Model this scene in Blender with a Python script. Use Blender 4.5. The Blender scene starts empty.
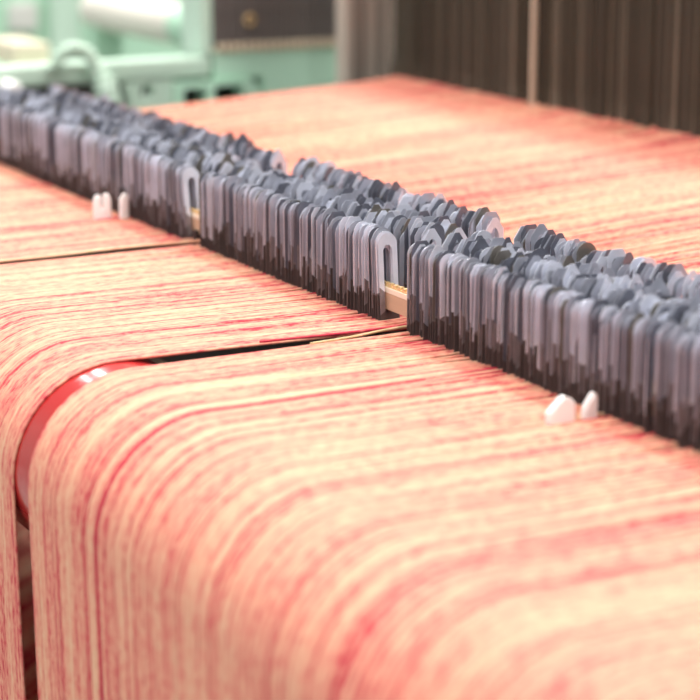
import bpy, bmesh, math, random
from mathutils import Vector, Matrix
random.seed(11)
SC = bpy.context.scene
COL = SC.collection

# ------------------------------------------------------------------ camera
PITCH, AZ = math.radians(13.8027), math.radians(27.878)
cam_d = bpy.data.cameras.new('camera'); cam = bpy.data.objects.new('camera', cam_d); COL.objects.link(cam)
cam.location = (.9, -.504, .24)
fwd = Vector((-math.cos(AZ)*math.cos(PITCH), math.sin(AZ)*math.cos(PITCH), -math.sin(PITCH)))
cam.rotation_euler = fwd.to_track_quat('-Z', 'Y').to_euler()
cam_d.sensor_width = 36; cam_d.lens = 106.97; cam_d.clip_start = .02; cam_d.clip_end = 60
cam_d.dof.use_dof = True; cam_d.dof.focus_distance = 1.07; cam_d.dof.aperture_fstop = 8.0
SC.camera = cam

# ------------------------------------------------------------------ world and lamps
W = bpy.data.worlds.new('world'); SC.world = W; W.use_nodes = True
wn = W.node_tree.nodes; wl = W.node_tree.links
bg = wn['Background']
tc = wn.new('ShaderNodeTexCoord'); sp = wn.new('ShaderNodeSeparateXYZ'); rp = wn.new('ShaderNodeValToRGB')
wl.new(tc.outputs['Generated'], sp.inputs[0]); wl.new(sp.outputs['Z'], rp.inputs[0]); wl.new(rp.outputs[0], bg.inputs[0])
rp.color_ramp.elements[0].position = 0.0; rp.color_ramp.elements[0].color = (.10, .10, .105, 1)
rp.color_ramp.elements[1].position = .9; rp.color_ramp.elements[1].color = (1.0, .98, .96, 1)
bg.inputs[1].default_value = .6

def area(name, loc, size, power, col=(1, .965, .935), rot=(0, 0, 0)):
    l = bpy.data.lights.new(name, 'AREA'); l.shape = 'RECTANGLE'; l.size, l.size_y = size
    l.energy = power; l.color = col
    o = bpy.data.objects.new(name, l); COL.objects.link(o); o.location = loc; o.rotation_euler = rot
    return o
area('ceiling_lamp_and_fill', (-2.0, .95, 2.4), (9, .30), 170)
area('ceiling_lamp_and_fill', (-3.0, .22, 2.4), (10, .14), 95)
area('ceiling_lamp_and_fill', (0, -1.1, 2.4), (5, .14), 62)  # fill strip added in front to brighten the roller crest and wire fronts
area('ceiling_lamp_and_fill', (-6.0, -4.3, 2.4), (18, .2), 130)
area('cool_fill_light', (-1.0, -5.5, 1.5), (9, 2.2), 85, (.86, .93, 1.0), (math.radians(80), 0, 0))  # unseen cool fill, added to light the wire fronts from the near side

SC.view_settings.view_transform = 'Standard'; SC.view_settings.look = 'None'
SC.view_settings.exposure = 0.18; SC.view_settings.gamma = 1.0
SC.view_settings.use_curve_mapping = False

# ------------------------------------------------------------------ helpers
def mat(name, col, rough=.5, metal=0.0, noise=0.0, nscale=20.0, coat=0.0, stretch=(1, 1, 1)):
    m = bpy.data.materials.new(name); m.use_nodes = True
    nt = m.node_tree; b = nt.nodes['Principled BSDF']
    b.inputs['Base Color'].default_value = (*col, 1); b.inputs['Roughness'].default_value = rough
    b.inputs['Metallic'].default_value = metal
    if coat: b.inputs['Coat Weight'].default_value = coat; b.inputs['Coat Roughness'].default_value = .08
    if noise:
        t = nt.nodes.new('ShaderNodeTexCoord'); mp = nt.nodes.new('ShaderNodeMapping'); n = nt.nodes.new('ShaderNodeTexNoise')
        mp.inputs['Scale'].default_value = stretch; n.inputs['Scale'].default_value = nscale; n.inputs['Detail'].default_value = 4
        r = nt.nodes.new('ShaderNodeValToRGB')
        r.color_ramp.elements[0].position = .3; r.color_ramp.elements[1].position = .7
        r.color_ramp.elements[0].color = (*[c*(1-noise) for c in col], 1)
        r.color_ramp.elements[1].color = (*[min(1, c*(1+noise)) for c in col], 1)
        nt.links.new(t.outputs['Object'], mp.inputs[0]); nt.links.new(mp.outputs[0], n.inputs[0])
        nt.links.new(n.outputs['Fac'], r.inputs[0]); nt.links.new(r.outputs[0], b.inputs['Base Color'])
    return m

def bm_obj(name, bm, m, parent=None, smooth=False, loc=None):
    me = bpy.data.meshes.new(name); bmesh.ops.recalc_face_normals(bm, faces=bm.faces[:]); bm.to_mesh(me); bm.free()
    for mm in (m if isinstance(m, (list, tuple)) else [m]): me.materials.append(mm)
    if smooth:
        for p in me.polygons: p.use_smooth = True
        try: me.set_sharp_from_angle(angle=math.radians(40))
        except Exception: pass
    o = bpy.data.objects.new(name, me); COL.objects.link(o)
    if parent: o.parent = parent
    if loc: o.location = loc
    return o

def tag(o, label=None, cat=None, group=None, kind=None):
    if label: o['label'] = label
    if cat: o['category'] = cat
    if group: o['group'] = group
    if kind: o['kind'] = kind
    return o

def thing(name, label, cat, loc=(0, 0, 0), group=None):
    o = bpy.data.objects.new(name, None); COL.objects.link(o); o.location = loc; o.empty_display_size = .01
    return tag(o, label, cat, group)

def box(bm, a, b, bevel=0.0):
    """box from corner a to corner b"""
    r = bmesh.ops.create_cube(bm, size=1.0)
    c = [(a[i]+b[i])/2 for i in range(3)]; s = [abs(b[i]-a[i]) for i in range(3)]
    for v in r['verts']: v.co = Vector([v.co[i]*s[i]+c[i] for i in range(3)])
    if bevel:
        es = list({e for v in r['verts'] for e in v.link_edges})
        bmesh.ops.bevel(bm, geom=es, offset=bevel, segments=2, affect='EDGES', profile=.6)

def lathe_x(bm, prof, cy, cz, seg=64):
    """prof: list of (x, r) swept round an axis parallel to X"""
    rings = []
    for x, r in prof:
        rings.append([bm.verts.new((x, cy+r*math.cos(2*math.pi*k/seg), cz+r*math.sin(2*math.pi*k/seg))) for k in range(seg)])
    for a, b in zip(rings, rings[1:]):
        for k in range(seg): bm.faces.new((a[k], a[(k+1) % seg], b[(k+1) % seg], b[k]))
    bm.faces.new(rings[0]); bm.faces.new(rings[-1])

def tube(bm, pts, rad, seg=8, closed=True):
    rads = rad if isinstance(rad, (list, tuple)) else [rad]*len(pts)
    pts = [Vector(p) for p in pts]; rings = []; n0 = None
    for i, p in enumerate(pts):
        t = (pts[min(i+1, len(pts)-1)]-pts[max(i-1, 0)]).normalized()
        if n0 is None: n0 = t.orthogonal().normalized()
        n0 = (n0-t*n0.dot(t)).normalized(); b = t.cross(n0)
        rings.append([bm.verts.new(p+(n0*math.cos(2*math.pi*k/seg)+b*math.sin(2*math.pi*k/seg))*rads[i]) for k in range(seg)])
    for a, b in zip(rings, rings[1:]):
        for k in range(seg): bm.faces.new((a[k], a[(k+1) % seg], b[(k+1) % seg], b[k]))
    if closed: bm.faces.new(rings[0]); bm.faces.new(rings[-1])

def plate(bm, loops, t, axis='X', at=0.0):
    """flat plate with holes; loops of 2D points (first is the outline), thickness t along axis"""
    def P(u, v, w): return (w, u, v) if axis == 'X' else ((u, w, v) if axis == 'Y' else (u, v, w))
    edges = []; vs_all = []
    for lp in loops:
        vs = [bm.verts.new(P(u, v, at)) for u, v in lp]; vs_all += vs
        edges += [bm.edges.new((vs[i], vs[(i+1) % len(vs)])) for i in range(len(vs))]
    f = bmesh.ops.triangle_fill(bm, use_beauty=True, edges=edges)
    faces = [g for g in f['geom'] if isinstance(g, bmesh.types.BMFace)]
    ex = bmesh.ops.extrude_face_region(bm, geom=faces)
    d = Vector(P(0, 0, t))
    for v in [g for g in ex['geom'] if isinstance(g, bmesh.types.BMVert)]: v.co += d

# ------------------------------------------------------------------ materials
M_green = mat('mint_paint', (.44, .68, .51), .45, noise=.06, nscale=6)
M_panel = mat('panel_mint_paint', (.50, .76, .59), .45, noise=.05, nscale=6)
M_green2 = mat('pale_mint_paint', (.52, .68, .56), .4, noise=.05, nscale=5)
M_dark = mat('dark_steel', (.035, .033, .03), .5, noise=.2, nscale=30)
M_black = mat('black_plastic', (.02, .018, .018), .45)
M_fin = mat('fin_metal', (.17, .15, .14), .45, .2, noise=.15, nscale=40)
M_beige = mat('beige_plastic', (.62, .52, .38), .5, noise=.08, nscale=30)
M_white = mat('white_plastic', (.93, .92, .90), .35)
M_roll = mat('cream_cloth', (.74, .70, .62), .55, noise=.05, nscale=8)
M_red = mat('red_lacquer', (.44, .026, .026), .16, noise=.06, nscale=30)
M_shaft = mat('bright_steel', (.5, .5, .5), .3, .8)
M_floor = mat('concrete', (.30, .31, .29), .7, noise=.15, nscale=3)
M_wall = mat('wall_paint', (.66, .74, .68), .7, noise=.04, nscale=2)
M_tan = mat('tan_laminate', (.52, .35, .23), .45, noise=.14, nscale=60, stretch=(.15, 1, 1))
M_cream = mat('cream_strip', (.80, .70, .55), .45)
M_brass = mat('brass_teeth', (.72, .52, .26), .4, .35)
M_post = mat('frame_alloy', (.58, .50, .42), .5, .15, noise=.1, nscale=40, stretch=(1, 1, .1))
M_post2 = mat('frame_alloy_dark', (.36, .30, .25), .5, .15, noise=.1, nscale=40, stretch=(1, 1, .1))
M_hed = mat('heddle_steel', (.045, .037, .022), .6, .1, noise=.25, nscale=60, stretch=(1, 1, .05))
M_hed2 = mat('heddle_steel_light', (.17, .145, .105), .5, .1, noise=.25, nscale=60, stretch=(1, 1, .05))
M_hpale = mat('pale_rod', (.55, .47, .36), .4, .2)
WIRE = [mat('drop_wire_steel', (.40, .42, .49), .33, .3, noise=.10, nscale=120),
        mat('drop_wire_steel_light', (.68, .71, .80), .33, .3, noise=.08, nscale=120),
        mat('drop_wire_steel_dark', (.16, .17, .21), .36, .4, noise=.12, nscale=120),
        mat('drop_wire_steel_bronze', (.20, .185, .165), .38, .5, noise=.15, nscale=120)]

M_brn = mat('mid_lower_steel', (.24, .215, .225), .4, .3, noise=.2, nscale=150)  # mid tone just above the dark lower end of a drop wire
M_blk = mat('dark_lower_steel', (.105, .088, .085), .45, .3, noise=.2, nscale=150)  # darker tone for the lower end of a drop wire

def yarn_material():
    m = bpy.data.materials.new('mottled_warp_yarn'); m.use_nodes = True
    nt = m.node_tree; L = nt.links; b = nt.nodes['Principled BSDF']
    b.inputs['Roughness'].default_value = .75
    b.inputs['Specular IOR Level'].default_value = .22
    at = nt.nodes.new('ShaderNodeAttribute'); at.attribute_name = 'tone'
    au = nt.nodes.new('ShaderNodeAttribute'); au.attribute_name = 'run'
    cx = nt.nodes.new('ShaderNodeCombineXYZ')
    ax = nt.nodes.new('ShaderNodeAttribute'); ax.attribute_name = 'seat'
    L.new(ax.outputs['Fac'], cx.inputs[0]); L.new(au.outputs['Fac'], cx.inputs[1])
    mp = nt.nodes.new('ShaderNodeMapping'); mp.inputs['Scale'].default_value = (70, 170, 1)   # speckle along each yarn
    L.new(cx.outputs[0], mp.inputs[0])
    n1 = nt.nodes.new('ShaderNodeTexNoise'); n1.inputs['Scale'].default_value = 1; n1.inputs['Detail'].default_value = 2
    L.new(mp.outputs[0], n1.inputs[0])
    mp2 = nt.nodes.new('ShaderNodeMapping'); mp2.inputs['Scale'].default_value = (22, 30, 1)  # longer dyed lengths
    L.new(cx.outputs[0], mp2.inputs[0])
    n2 = nt.nodes.new('ShaderNodeTexNoise'); n2.inputs['Scale'].default_value = 1; n2.inputs['Detail'].default_value = 2
    L.new(mp2.outputs[0], n2.inputs[0])
    def math_(op, a, bb):
        k = nt.nodes.new('ShaderNodeMath'); k.operation = op
        for i, v in enumerate((a, bb)):
            if isinstance(v, (int, float)): k.inputs[i].default_value = v
            else: L.new(v, k.inputs[i])
        return k.outputs[0]
    s = math_('ADD', math_('MULTIPLY', math_('SUBTRACT', n1.outputs['Fac'], .5), .95),
              math_('MULTIPLY', math_('SUBTRACT', n2.outputs['Fac'], .5), .55))
    ac = nt.nodes.new('ShaderNodeAttribute'); ac.attribute_name = 'across'
    cx3 = nt.nodes.new('ShaderNodeCombineXYZ'); L.new(ac.outputs['Fac'], cx3.inputs[0]); L.new(au.outputs['Fac'], cx3.inputs[1])
    mp3 = nt.nodes.new('ShaderNodeMapping'); mp3.inputs['Scale'].default_value = (170, 9, 1)   # dyed patches shared by neighbouring yarns
    L.new(cx3.outputs[0], mp3.inputs[0])
    n3 = nt.nodes.new('ShaderNodeTexNoise'); n3.inputs['Scale'].default_value = 1; n3.inputs['Detail'].default_value = 3
    L.new(mp3.outputs[0], n3.inputs[0])
    s = math_('ADD', s, math_('MULTIPLY', math_('SUBTRACT', n3.outputs['Fac'], .5), .6))
    s = math_('ADD', s, at.outputs['Fac'])
    r = nt.nodes.new('ShaderNodeValToRGB'); L.new(s, r.inputs[0]); L.new(r.outputs[0], b.inputs['Base Color'])
    cr = r.color_ramp
    cr.elements[0].position = 0; cr.elements[0].color = (.60, .47, .25, 1)          # olive cream
    cr.elements[1].position = 1; cr.elements[1].color = (.50, .03, .06, 1)          # crimson
    for p, c in ((.18, (.80, .53, .34)), (.36, (.80, .435, .285)), (.55, (.78, .345, .235)), (.72, (.71, .205, .165)), (.86, (.58, .05, .07))):
        e = cr.elements.new(p); e.color = (*c, 1)
    return m
M_yarn = yarn_material()

# ------------------------------------------------------------------ the hall
bm = bmesh.new(); box(bm, (-7, -5, -1.0), (5, 7, -.95)); tag(bm_obj('floor', bm, M_floor), kind='structure')
bm = bmesh.new(); box(bm, (-7.1, -5, -.95), (-7, 7, 2.6)); tag(bm_obj('wall_left', bm, M_wall), kind='structure')
bm = bmesh.new(); box(bm, (-7, 7, -.95), (5, 7.1, 2.6)); tag(bm_obj('wall_back', bm, M_wall), kind='structure')

# ------------------------------------------------------------------ back rest roller
RC = (-.154, -.0525); RR = .0515
t = thing('backrest_roller', 'glossy red roller under the warp, showing in the gap between two yarn sheets', 'roller', (0, 0, 0))
bm = bmesh.new(); lathe_x(bm, [(-.90, RR-.002), (-.898, RR), (.598, RR), (.60, RR-.002)], *RC, seg=128); bm_obj('roller_body', bm, M_red, t, True)
bm = bmesh.new(); lathe_x(bm, [(-1.0, .015), (.66, .015)], *RC, seg=32); bm_obj('shaft', bm, M_shaft, t, True)

# warp beam below, wound with the same yarn
BY, BZ, BR = .045, -.52, .25

# ------------------------------------------------------------------ warp yarns
SL = .06
HY = .446
def smooth(a, b, x):
    u = max(0, min(1, (x-a)/(b-a))); return u*u*(3-2*u)
def yarn_pts(xr, xw, xh, rad, jz, jw, dx, fs=0):
    shed = rt.uniform(-.001, .003)
    pts = [(xr+fs+dx*.5, RC[0]-RR-rad+.008, BZ), (xr+fs+dx*.4, RC[0]-RR-rad+.004, -.30), (xr+fs+dx*.2, RC[0]-RR-rad+.001, -.14)]
    R = RR+rad
    for k in range(11):
        a = math.pi - k*(math.pi/2)/10
        pts.append((xr+(fs+dx*.1)*(1-k/10), RC[0]+R*math.cos(a), RC[1]+R*math.sin(a)))
    z0 = RC[1]+R
    for y in (-.12, -.085, -.055, -.03, -.014, -.003, .01, .03, .05, .072, .085, .11, .15, .22, .33, .40, .425, HY, .50):
        f = smooth(-.15, -.006, y); x = xr+(xw-xr)*f
        x = x+(xh-x)*smooth(.07, .25, y)
        z = z0*(1-smooth(-.1, .05, y)) + jz*(1-abs(2*smooth(-.15, .45, y)-1)) + SL*max(0, y-.074)
        z += jw*math.exp(-((y-.035)/.045)**2) + shed*smooth(.40, HY, y)
        pts.append((x, y, z))
    return pts

def yarn_mesh(name, yarns, rad, parent=None):
    bm = bmesh.new(); lt = bm.verts.layers.float.new('tone'); lr = bm.verts.layers.float.new('run'); ls = bm.verts.layers.float.new('seat'); lx = bm.verts.layers.float.new('across')
    S = 5
    for pts, tone, seat in yarns:
        run0 = random.random()*.02; run = run0; rings = []; prev = None; xa = pts[6][0] if len(pts) > 6 else pts[0][0]
        for i, p in enumerate(pts):
            p = Vector(p)
            if prev is not None: run += (p-prev).length
            prev = p
            tg = (Vector(pts[min(i+1, len(pts)-1)])-Vector(pts[max(0, i-1)])).normalized()
            n = Vector((1, 0, 0)); n = (n-tg*n.dot(tg)).normalized(); b = tg.cross(n)
            ring = []
            for k in range(S):
                a = 2*math.pi*k/S+.3
                v = bm.verts.new(p+(n*math.cos(a)+b*math.sin(a))*rad); v[lt] = tone; v[lr] = run; v[ls] = seat; v[lx] = xa
                ring.append(v)
            rings.append(ring)
        for a, b in zip(rings, rings[1:]):
            for k in range(S): f = bm.faces.new((a[k], b[k], b[(k+1) % S], a[(k+1) % S])); f.smooth = True
    return bm_obj(name, bm, M_yarn, parent, False)

rt = random.Random(5)
cells = {}
def val(i, s):
    k = (i, s)
    if k not in cells: cells[k] = rt.random()
    return cells[k]
def vnoise(x, s):
    i = math.floor(x); f = x-i; f = f*f*(3-2*f); return val(i, s)*(1-f)+val(i+1, s)*f
def tone_at(x):
    t = .57 + .14*(vnoise(x/.055, 1)-.5) + .08*(vnoise(x/.012, 2)-.5) + .18*(vnoise(x/.0036, 3)-.5)
    q = rt.random()
    if q < .07: t += .30
    elif q < .16: t += .15
    elif q < .30: t -= .12
    return max(.02, min(.97, t+.22*(rt.random()-.5)))

def sheet(name, rr, ww, hh, label, step=.0012, fs=0):
    n = int((rr[1]-rr[0])/step); ys = []
    for i in range(n):
        f = (i+.5)/n; j = (rt.random()-.5)*.0006
        xr = rr[0]+(rr[1]-rr[0])*f; xw = ww[0]+(ww[1]-ww[0])*f+(rt.random()-.5)*.003; xh = hh[0]+(hh[1]-hh[0])*f
        tn = tone_at(xr)
        for (a, b, d) in SPECIAL:
            if a < xr < b: tn = d+.06*(rt.random()-.5)
        ys.append((yarn_pts(xr+j, xw, xh+j, .00075, (rt.random()-.5)*.0016, (rt.random()-.62)*.0032, (rt.random()-.5)*.002*min(1, f*n/6, (1-f)*n/6), fs), tn, rt.random()*10))
    return tag(yarn_mesh(name, ys, .00075), label, 'warp yarn', kind='stuff')

SPECIAL = [(.1040, .1090, .95), (.1150, .1168, .76), (.0675, .0700, .30)]
sheet('warp_yarn_sheet', (.0200, .50), (.0175, .50), (.010, .50), 'pink and cream warp yarns at front right, bending down over the red roller')
sheet('warp_yarn_sheet', (-.2400, .0030), (-.2430, .0080), (-.250, .008), 'pink and cream warp yarns of the middle sheet between the two gaps', fs=-.005)
sheet('warp_yarn_sheet', (-.81, -.2500), (-.81, -.2590), (-.805, -.252), 'orange pink warp yarns of the far left sheet beside the green machine')

# loose ends crossing the gaps between the sheets
def stray(label, ctrl, tone, rad=.0006):
    P = [Vector(c) for c in ctrl]; pts = []
    for i in range(len(P)-1):
        a, b, c, d = P[max(0, i-1)], P[i], P[i+1], P[min(len(P)-1, i+2)]
        for k in range(6):
            u = k/6
            pts.append(.5*((2*b)+(c-a)*u+(2*a-5*b+4*c-d)*u*u+(3*b-a-3*c+d)*u**3))
    pts.append(P[-1])
    o = yarn_mesh('loose_warp_yarn', [(pts, tone, rt.random()*10)], rad)
    return tag(o, label, 'yarn', 'loose yarns in the gaps of the warp')
stray('loose pale yarn lying across the gap left of the first wooden bar', [(-.2452, -.155, .0012), (-.2470, -.10, .001), (-.2480, -.05, .0018), (-.2440, -.012, .0025), (-.2415, 0, .003)], .24, .0009)
stray('loose pinkish yarn just behind the pale one in the first gap', [(-.2500, -.14, .0008), (-.2525, -.07, .001), (-.2540, -.02, .002), (-.2500, .0, .003)], .5)
stray('loose crimson yarn running into the gap by the second wooden bar', [(.0040, -.08, .0008), (.0075, -.04, .001), (.0115, -.015, .002), (.0120, .01, .003)], .9, .0008)
stray('loose olive yarn at the near edge of the second gap', [(.0190, -.06, .0008), (.0165, -.035, .001), (.0140, -.015, .0018), (.0138, .01, .0028)], .06, .0007)

# ------------------------------------------------------------------ warp beam
def beam():
    t = thing('warp_beam', 'large warp beam wound with reddish yarn, glimpsed below through the left slit', 'warp beam', (0, 0, 0))
    bm = bmesh.new(); lt = bm.verts.layers.float.new('tone'); lr = bm.verts.layers.float.new('run'); ls = bm.verts.layers.float.new('seat')
    n = 330; seg = 72; rings = []
    for i in range(n+1):
        x = -.84+1.36*i/n; tn = max(0, min(1, .55+.5*(vnoise(x/.012, 7)-.5)+.3*(rt.random()-.5))); rg = []
        r = BR-.0015+(.0012 if i % 2 else 0)
        for k in range(seg):
            a = 2*math.pi*k/seg; v = bm.verts.new((x, BY+r*math.cos(a), BZ+r*math.sin(a))); v[lt] = tn; v[lr] = r*a; v[ls] = x*20; rg.append(v)
        rings.append(rg)
    for a, b in zip(rings, rings[1:]):
        for k in range(seg): bm.faces.new((a[k], a[(k+1) % seg], b[(k+1) % seg], b[k]))
    bm.faces.new(rings[0]); bm.faces.new(rings[-1])
    bm_obj('yarn_winding', bm, M_yarn, t)
    for x in (-.86, .53):
        bm = bmesh.new(); lathe_x(bm, [(x-.012, .30), (x+.012, .30)], BY, BZ, 96); bm_obj('flange', bm, M_dark, t, True)
    bm = bmesh.new(); lathe_x(bm, [(-1.0, .03), (.66, .03)], BY, BZ, 32); bm_obj('shaft', bm, M_shaft, t, True)
beam()

# rails under the warp seen through the gaps
t = thing('cross_rail', 'dark brown steel rail crossing under the warp, seen down the second gap', 'rail', (0, 0, 0))
bm = bmesh.new(); box(bm, (-1.0, -.075, -.13), (.66, -.025, -.07), .004); bm_obj('rail_body', bm, mat('brown_steel', (.12, .085, .06), .5, .2, noise=.2, nscale=20), t)
bm = bmesh.new(); box(bm, (-.30, -.078, -.069), (-.10, -.05, -.0655), .001); bm_obj('wear_plate', bm, M_shaft, t)

# ------------------------------------------------------------------ drop wires
def arc(cx, cz, r, a0, a1, n): return [(cx+r*math.cos(math.radians(a0+(a1-a0)*i/n)), cz+r*math.sin(math.radians(a0+(a1-a0)*i/n))) for i in range(n+1)]
def wire_mesh(kind):
    h, w = .0455, .0055; bm = bmesh.new()
    if kind == 'round':
        out = [(-w, -.028), (w, -.028)] + [(w, h-.0050)] + arc(0, h-.0055, .0055, 18, 162, 8) + [(-w, h-.0050)]
        slot = [(-.0026, .0045), (.0026, .0045)] + [(.0026, h-.0085)] + [(.0012, h-.0062), (-.0012, h-.0062)] + [(-.0026, h-.0085)]
        loops = [out, slot]
    elif kind == 'house':
        out = [(-w, -.028), (w, -.028), (w, h-.0050), (.0013, h+.0012), (-.0013, h+.0012), (-w, h-.0050)]
        slot = [(-.0027, .0045), (.0027, .0045), (.0027, h-.0080), (.0014, h-.0050), (0, h-.0040), (-.0014, h-.0050), (-.0027, h-.0080)]
        loops = [out, slot]
    elif kind == 'diamond':
        out = [(-w, -.028), (w, -.028), (w, h-.0050), (.0013, h+.0012), (-.0013, h+.0012), (-w, h-.0050)]
        loops = [out, [(-.0024, .0045), (.0024, .0045), (.0024, h-.0105), (-.0024, h-.0105)], [(0, h-.0075), (.0017, h-.0050), (0, h-.0022), (-.0017, h-.0050)]]
    else:
        out = [(-w, -.028), (w, -.028), (w, h-.0040), (.0030, h), (-.0030, h), (-w, h-.0040)]
        slot = [(-.0026, .0045), (.0026, .0045), (.0026, h-.0065), (.0014, h-.0045), (-.0014, h-.0045), (-.0026, h-.0065)]
        loops = [out, slot]
    loops.append(arc(0, -.004, .0014, 0, 315, 7))       # eye the yarn runs through
    plate(bm, loops, .0003, 'X', -.00015)
    return bm
PROTO = {}
CUTS = (.004, .0075, .0105, .0135, .017)                  # how far up the darker lower end of each wire reaches
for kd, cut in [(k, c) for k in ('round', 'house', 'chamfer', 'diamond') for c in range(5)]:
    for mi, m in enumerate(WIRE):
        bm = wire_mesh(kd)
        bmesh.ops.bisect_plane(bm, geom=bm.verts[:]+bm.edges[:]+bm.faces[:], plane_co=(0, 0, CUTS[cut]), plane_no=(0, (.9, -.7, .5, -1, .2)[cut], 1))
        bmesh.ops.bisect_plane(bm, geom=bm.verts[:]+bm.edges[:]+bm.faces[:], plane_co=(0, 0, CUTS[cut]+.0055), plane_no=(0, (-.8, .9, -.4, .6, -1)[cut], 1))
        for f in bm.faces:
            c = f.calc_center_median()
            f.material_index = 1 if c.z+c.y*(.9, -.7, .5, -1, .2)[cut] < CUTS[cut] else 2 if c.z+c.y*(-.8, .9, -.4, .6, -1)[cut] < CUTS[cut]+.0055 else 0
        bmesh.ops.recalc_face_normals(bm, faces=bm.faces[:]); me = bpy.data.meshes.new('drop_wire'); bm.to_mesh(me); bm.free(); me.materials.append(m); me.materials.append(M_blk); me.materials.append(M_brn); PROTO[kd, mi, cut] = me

rw = random.Random(21)
GAPS = {0: [(-.2535, -.2360), (-.0085, .0185)], 1: [(-.257, -.238), (-.008, .010)], 2: [(-.268, -.250), (-.020, .000)], 3: [(-.2810, -.2540), (-.0215, .0060)]}
RZ_ = [0, -.0005, -.0040, -.0008]
END_LEAN = {(0, 0): -.17, (0, 1): -.09}
ROWS = [0, .024, .047, .070]
def sections(row):
    (a, b), (c, d) = GAPS[row]
    return [((-.815, -.815, -.72, -.70)[row], a), (b, c), (d, .44)]
def wires():
    out = []
    for r, y in enumerate(ROWS):
        for s, (x0, x1) in enumerate(sections(r)):
            x = x1 if s < 2 else x0
            sgn = -1 if s < 2 else 1
            lim = x0 if s < 2 else x1
            lean = 0.0; n_ = 0
            first = True
            while (x > lim if sgn < 0 else x < lim):
                q = rw.random()
                kd = ('round' if q < .55 else 'chamfer' if q < .9 else 'house') if r == 0 else ('round' if q < .2 else 'chamfer' if q < .45 else 'house' if q < .8 else 'diamond')
                q = rw.random(); mi = 0 if q < .36 else 1 if q < .64 else 2 if q < .95 else 3
                if first: kd, mi = ('round', 1) if r == 0 else ('house', 1) if s < 2 else ('diamond', 1)
                lean = .4*lean+rw.gauss(0, .011); e_ = END_LEAN.get((r, s), 0)*.9**n_; n_ += 1
                ry = e_+(lean+rw.gauss(0, .012))*min(1, n_/8); rz = rw.gauss(0, .07 if r == 0 else .14); rx = rw.gauss(0, .012)
                if first: rz, rx = 0, 0
                out.append(dict(row=r, sec=s, x=x, y=y+rw.gauss(0, .0006 if r == 0 else .0011)*(0 if first else 1), z=RZ_[r]+rw.gauss(0, .0012 if r == 0 else .0021)*(0 if first else 1), kd=kd, mi=mi, rot=(rx, ry, rz), end=first, cut=1 if first else rw.randrange(5)))
                first = False
                x += sgn*max(.0008, rw.gauss(.0015, .0005) if r < 2 else rw.gauss(.0022, .0010))
            out[-1]['last'] = True
    return out
ALL = wires()
front = sorted([w for w in ALL if w['row'] == 0 and w['x'] < .262], key=lambda w: -w['x'])
single = front[:296]
ends = [w for w in ALL if w['row'] == 3 and w.get('end') ]
keep = set(id(w) for w in single) | set(id(w) for w in ends)
G_LAB = {0: ('grey steel drop wire packed in the front row left of the first gap', 'front row drop wires left of the first gap'),
         1: ('grey steel drop wire packed in the front row between the two gaps', 'front row drop wires between the two gaps'),
         2: ('grey steel drop wire packed in the front row right of the second gap', 'front row drop wires right of the second gap')}
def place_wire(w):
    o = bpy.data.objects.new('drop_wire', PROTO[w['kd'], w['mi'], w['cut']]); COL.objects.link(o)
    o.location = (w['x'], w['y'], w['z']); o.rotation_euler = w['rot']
    lab, g = G_LAB[w['sec']]
    if w['row'] == 3:
        lab = {0: 'pointed drop wire at the right end of the back row before the first gap', 1: 'pointed drop wire with open slot ending the back row before the second gap', 2: 'pointed drop wire starting the back row just right of the second gap'}[w['sec']]
        g = 'end drop wires of the back row'
    elif w.get('end'):
        lab = {0: 'slotted drop wire on the first wooden bar, its open loop facing the gap', 1: 'slotted drop wire on the second wooden bar, its open loop facing the gap', 2: 'drop wire starting the front row just right of the second wooden bar'}[w['sec']]
        g = 'end drop wires of the front row'
    elif w['sec'] == 1 and w.get('last'):
        lab = 'drop wire starting the front row just right of the first wooden bar'; g = 'end drop wires of the front row'
    tag(o, lab, 'drop wire', g)
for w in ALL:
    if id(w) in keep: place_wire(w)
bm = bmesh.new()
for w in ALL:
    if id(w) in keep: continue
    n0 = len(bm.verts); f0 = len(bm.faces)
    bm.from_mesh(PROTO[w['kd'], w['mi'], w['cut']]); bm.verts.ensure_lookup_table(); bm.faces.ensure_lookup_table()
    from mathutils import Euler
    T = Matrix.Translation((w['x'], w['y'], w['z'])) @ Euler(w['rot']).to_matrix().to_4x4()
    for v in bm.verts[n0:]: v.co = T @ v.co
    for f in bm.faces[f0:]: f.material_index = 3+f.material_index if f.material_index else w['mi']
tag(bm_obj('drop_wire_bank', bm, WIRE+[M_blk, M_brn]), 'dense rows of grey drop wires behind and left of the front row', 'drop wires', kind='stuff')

# ------------------------------------------------------------------ toothed contact bar through the front row
def contact_bar(y, label):
    t = thing('contact_bar', label, 'bar', (0, y, 0), 'toothed bars through the drop wires')
    bm = bmesh.new(); box(bm, (-.82, -.0017, .0062), (.46, .0017, .0150), .0003); bm_obj('bar_body', bm, M_tan, t)
    bm = bmesh.new(); box(bm, (-.82, -.0019, .0150), (.46, .0019, .0178), .0003); o = bm_obj('insulating_strip', bm, M_cream, t); o['label'] = 'cream strip along the top of the bar'
    bm = bmesh.new(); x = -.82; z0, z1 = .0178, .0200; pts = [(x, z0)]
    while x < .455:
        pts += [(x, z1), (x+.0028, z1), (x+.0028, z0+.0008), (x+.0048, z0+.0008)]; x += .0048
    pts += [(x, z0)]
    cl = [pts[0]]
    for p in pts[1:]:
        if (p[0]-cl[-1][0])**2+(p[1]-cl[-1][1])**2 > 1e-12: cl.append(p)
    plate(bm, [cl], .0024, 'Y', -.0012); o = bm_obj('toothed_strip', bm, M_brass, t); o['label'] = 'brass strip of square teeth'
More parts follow.
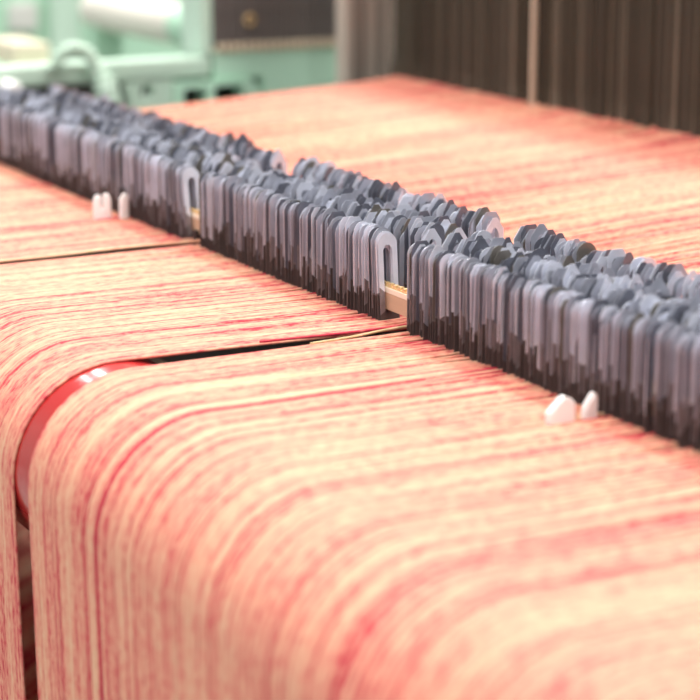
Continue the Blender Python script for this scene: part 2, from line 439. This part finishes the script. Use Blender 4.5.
for y, lab in zip(ROWS, ('tan toothed bar threaded through the front drop wires, bare in two gaps', 'toothed bar inside the second row of drop wires',
                         'toothed bar inside the third row of drop wires', 'toothed bar inside the back row of drop wires')):
    contact_bar(y, lab)
x = -.2500
bm = bmesh.new(); box(bm, (x, -.0042, -.02), (x+.0045, .0042, .0062), .0006)
box(bm, (x, -.0042, .0055), (x+.0045, -.0022, .0085), .0005); box(bm, (x, .0022, .0055), (x+.0045, .0042, .0085), .0005)
tag(bm_obj('bar_support', bm, M_black), 'small black block under the toothed bar at the first gap', 'support block')

# ------------------------------------------------------------------ white plastic guides standing up through the warp
def guide(name, label, outline, x, th=.004):
    bm = bmesh.new(); plate(bm, [outline], th, 'X', x-th/2)
    es = [e for e in bm.edges if len(e.link_faces) == 2 and e.calc_face_angle(0) > .9 and abs(e.verts[0].co.x-e.verts[1].co.x) < 1e-6]
    bmesh.ops.bevel(bm, geom=es, offset=.0009, segments=2, affect='EDGES')
    tag(bm_obj(name, bm, M_white, None, True), label, 'yarn guide', 'white plastic yarn guides in the warp')
def up(o, dz=-.012): return o
f0, f1 = -.0280, -.0165
guide('yarn_guide', 'white plastic guide with two prongs standing in the far left warp',
      [(f0, -.012), (f1, -.012), (f1, .0135), (f1-.0018, .0165), (f1-.0045, .0165), (f1-.0050, .0140), (f1-.0050, .0070), (f1-.0066, .0070), (f1-.0066, .0140), (f0+.0040, .0160), (f0+.0015, .0155), (f0, .0130)], -.3550)
guide('yarn_guide', 'single white plastic prong beside the two pronged guide at left',
      [(-.0128, -.012), (-.0070, -.012), (-.0068, .0150), (-.0085, .0170), (-.0102, .0167), (-.0128, .0130)], -.3480)
guide('yarn_guide', 'broad white plastic guide with sloping shoulder in the front right warp',
      [(-.0350, -.012), (-.0215, -.012), (-.0215, .0080), (-.0235, .0100), (-.0270, .0115), (-.0290, .0105), (-.0330, .0068), (-.0350, .0048)], .191)
guide('yarn_guide', 'narrow pointed white plastic guide close to the front right drop wires',
      [(-.0168, -.012), (-.0100, -.012), (-.0100, .0085), (-.0108, .0108), (-.0125, .0110), (-.0160, .0060), (-.0168, .0030)], .191)

# ------------------------------------------------------------------ heddles and their frames
def heddle_frame(i, label):
    y = HY+.004+.0125*i; t = thing('weaving_harness', label, 'harness', (0, y, 0), 'heddle frames stacked at the far end of the warp')
    m = M_post if i % 2 == 0 else M_post2
    for x0, x1 in ((-.925, -.905), (.56, .58)):
        bm = bmesh.new(); box(bm, (x0, -.0048, -.30), (x1, .0048, .34), .0012); bm_obj('side_post', bm, m, t)
    for z0, z1 in ((.30, .34), (-.30, -.26)):
        bm = bmesh.new(); box(bm, (-.905, -.0045, z0), (.56, .0045, z1), .001); bm_obj('heddle_rail', bm, m, t)
for i in range(5):
    heddle_frame(i, ['nearest', 'second', 'middle', 'fourth', 'farthest'][i]+' of the tan heddle frames whose posts stand left of the dark heddles')
def heddle_bm(bm, x, y, w):
    hh = [(-w, -.262), (w, -.262), (w, -.006), (w*1.8, .0), (w*1.8, .030), (w, .042), (w, .302), (-w, .302), (-w, .042), (-w*1.8, .030), (-w*1.8, .0), (-w, -.006)]
    a = [bm.verts.new((x+u, y-.0002, v)) for u, v in hh]; b = [bm.verts.new((x+u, y+.0002, v)) for u, v in hh]
    bm.faces.new(a); bm.faces.new(b[::-1])
    for k in range(len(hh)): bm.faces.new((a[k], a[(k+1) % len(hh)], b[(k+1) % len(hh)], b[k]))
HP = []
for m in (M_hed, M_hed2):
    bm = bmesh.new(); heddle_bm(bm, 0, 0, .0006); me = bpy.data.meshes.new('heddle'); bm.to_mesh(me); bm.free(); me.materials.append(m); HP.append(me)
rh = random.Random(4)
for i in range(300):
    o = bpy.data.objects.new('heddle', HP[1 if rh.random() < .12 else 0]); COL.objects.link(o)
    o.location = (-.815+i*.00165+rh.uniform(-.0004, .0004), HY+rh.uniform(-.0008, .0008), 0)
    o.rotation_euler = (0, 0, rh.uniform(-.5, .5))
    tag(o, 'thin dark steel heddle hanging in the front row of heddles at upper right', 'heddle', 'heddles of the front frame')
bm = bmesh.new()
for r in range(5):
    x = -.318 if r == 0 else (-.83, -.845, -.865, -.885)[r-1]
    while x < .54:
        heddle_bm(bm, x+rh.uniform(-.0004, .0004), HY+.0125*r, .0007); x += .0019
tag(bm_obj('heddle_bank', bm, M_hed), 'dark mass of heddles hanging behind the front row of heddles', 'heddles', kind='stuff')
bm = bmesh.new(); box(bm, (-.5640, HY-.0065, .004), (-.5595, HY-.0025, .302), .0006)
tag(bm_obj('guide_rod', bm, M_hpale), 'single pale upright rod in front of the dark heddles', 'rod')

# ------------------------------------------------------------------ the loom's green side frame at far left
t = thing('loom_side_frame', 'mint green painted loom frame beyond the left edge of the warp', 'loom frame', (0, 0, 0))
bm = bmesh.new(); box(bm, (-1.08, .402, -.95), (-1.0, .72, .034), .003); box(bm, (-1.08, .3475, .006), (-1.0, .404, .034), .003); o = bm_obj('side_panel', bm, M_panel, t)
bm = bmesh.new(); box(bm, (-1.03, -.40, .010), (-1.0, .345, .030), .004); bm_obj('top_beam', bm, M_green2, t)
bm = bmesh.new()
c0 = arc(.2766, -.0015, .0068, 0, 345, 23)
plate(bm, [[(.262, -.06), (.3045, -.06), (.3045, .011), (.250, .011), (.258, -.008)], c0], .02, 'X', -1.022); bm_obj('pierced_bracket', bm, M_green2, t)
bm = bmesh.new()
plate(bm, [[(.3045, -.06), (.402, -.06), (.396, -.001), (.386, .006), (.3045, .006)],
           [(.3115, -.054), (.3375, -.054), (.3375, .000), (.3135, .000)], [(.347, -.054), (.381, -.054), (.3775, .001), (.347, .001)]], .022, 'X', -1.018); bm_obj('window_bracket', bm, M_panel, t)
bm = bmesh.new(); box(bm, (-1.07, -.40, -.95), (-1.055, .40, .009)); bm_obj('shade_backing', bm, M_dark, t)  # dark sheet standing in for the shade behind the bracket openings
bm = bmesh.new(); box(bm, (-.90, -.10, -.70), (-.885, .42, -.045), .003); bm_obj('gap_darkening_plate', bm, M_dark, t)  # made-up dark plate, added so the gap under the warp stays dark
bm = bmesh.new(); box(bm, (-1.054, .336, .0305), (-1.0, .3475, .20), .003); bm_obj('upright', bm, M_green2, t)
bm = bmesh.new(); box(bm, (-1.07, -.40, -.95), (-1.01, -.30, .011), .004); box(bm, (-1.12, -.40, -.95), (-1.01, -.30, -.85)); bm_obj('foot_column', bm, M_green, t)

t = thing('fin_block', 'black finned block with beige comb edge standing on the mint green frame', 'machine module', (-1.0, .35, .034))
bm = bmesh.new(); box(bm, (-.07, 0, .002), (-.008, .152, .16), .002); bm_obj('block_body', bm, M_black, t)
bm = bmesh.new(); box(bm, (-.008, .001, .004), (0.0, .0088, .157), .001); me = None
f0_ = bm_obj('fin', bm, M_fin, t)
for k in range(1, 13):
    c = f0_.copy(); COL.objects.link(c); c.parent = t; c.location = (0, .0118*k, 0)
bm = bmesh.new(); box(bm, (-.07, -.002, 0), (-.004, .155, .003))
for k in range(20): box(bm, (-.004, .001+.0077*k, 0.0), (.004, .0058+.0077*k, .0085), .0006)
o = bm_obj('comb_strip', bm, M_beige, t); o['label'] = 'beige toothed comb along the lower edge'
bm = bmesh.new()
ring = [(.0015, .037+.005*math.cos(a), .031+.005*math.sin(a)) for a in [2*math.pi*k/20 for k in range(21)]]
tube(bm, ring, .0014, 6, False); o = bm_obj('ring', bm, M_brass, t, True); o['label'] = 'small brass ring'

t = thing('cloth_roll', 'cream and green cylinder with bright top lying behind the green beam', 'roll', (0, 0, 0))
RY, RZ, RRR = .510, .020, .026
def cyl(name, x0, x1, r, m, label=None):
    bm = bmesh.new(); lathe_x(bm, [(x0, r-.002), (x0+.002, r), (x1-.002, r), (x1, r-.002)], RY, RZ, 64); o = bm_obj(name, bm, m, t, True)
    if label: o['label'] = label
cyl('roll_body', -1.74, -1.45, RRR, M_roll, 'cream part of the roll')
cyl('roll_sleeve', -1.45, -1.31, RRR-.001, M_green, 'mint green part of the roll')
cyl('end_flange', -1.31, -1.27, RRR+.003, M_white, 'white flange at the near end')
bm = bmesh.new(); box(bm, (-1.30, RY-.02, -.95), (-1.28, RY+.02, RZ-.02), .002); bm_obj('stand', bm, M_green, t)
bm = bmesh.new(); box(bm, (-1.72, RY-.02, -.95), (-1.70, RY+.02, RZ-.02), .002); bm_obj('stand', bm, M_green, t)

t = thing('hose', 'pale mint corrugated hose arching over the green beam', 'hose', (0, 0, 0))
bm = bmesh.new(); pts = []; rads = []
ctrl = [(-.99, .178, .030), (-.99, .184, .041), (-.99, .198, .046), (-.99, .213, .039), (-.988, .222, .020), (-.982, .227, .0), (-.982, .231, -.05), (-.982, .233, -.10)]
P = [Vector(c) for c in ctrl]
for i in range(len(P)-1):
    a, b, c, d = P[max(0, i-1)], P[i], P[i+1], P[min(len(P)-1, i+2)]
    for k in range(14):
        u = k/14; pts.append(.5*((2*b)+(c-a)*u+(2*a-5*b+4*c-d)*u*u+(3*b-a-3*c+d)*u**3)); rads.append(.0052+(.0018 if len(pts) % 4 < 2 else 0)+.006*smooth(3, 5, i+u))
tube(bm, pts, rads, 12); bm_obj('hose_body', bm, M_green2, t, True)

# machine cabinet and boxes further off
t = thing('machine_cabinet', 'tall mint green machine cabinet in the far upper left', 'machine', (-2.2, .62, -.95))
bm = bmesh.new(); box(bm, (-.3, -.33, 0), (0, .30, 1.5), .01); bm_obj('cabinet_body', bm, M_green, t)
bm = bmesh.new(); box(bm, (0, -.0185, .0), (.03, .0276, 1.5), .006); bm_obj('corner_post', bm, M_green2, t)
bm = bmesh.new(); box(bm, (0, -.083, .9025), (.02, -.036, .947), .006); o = bm_obj('display_box', bm, mat('pale_grey', (.62, .62, .58), .5), t); o['label'] = 'pale grey box on the cabinet front'
bm = bmesh.new(); box(bm, (-1.6, .290, -.95), (-1.45, .365, -.024), .005)
tag(bm_obj('pedestal', bm, M_green), 'mint pedestal under the cream box at far left', 'pedestal')
bm = bmesh.new(); box(bm, (-1.58, .304, -.024), (-1.48, .350, .004), .005)
tag(bm_obj('storage_box', bm, mat('cream_card', (.72, .64, .48), .6)), 'small cream box on a pedestal behind the green beam', 'box')
bm = bmesh.new(); lathe_x(bm, [(-1.0, .004), (-.998, .0075), (-.975, .0075), (-.972, .005)], .131, .012, 32)
tag(bm_obj('white_cap', bm, M_white, None, True), 'round white cap on the front of the green beam at far left', 'cap')
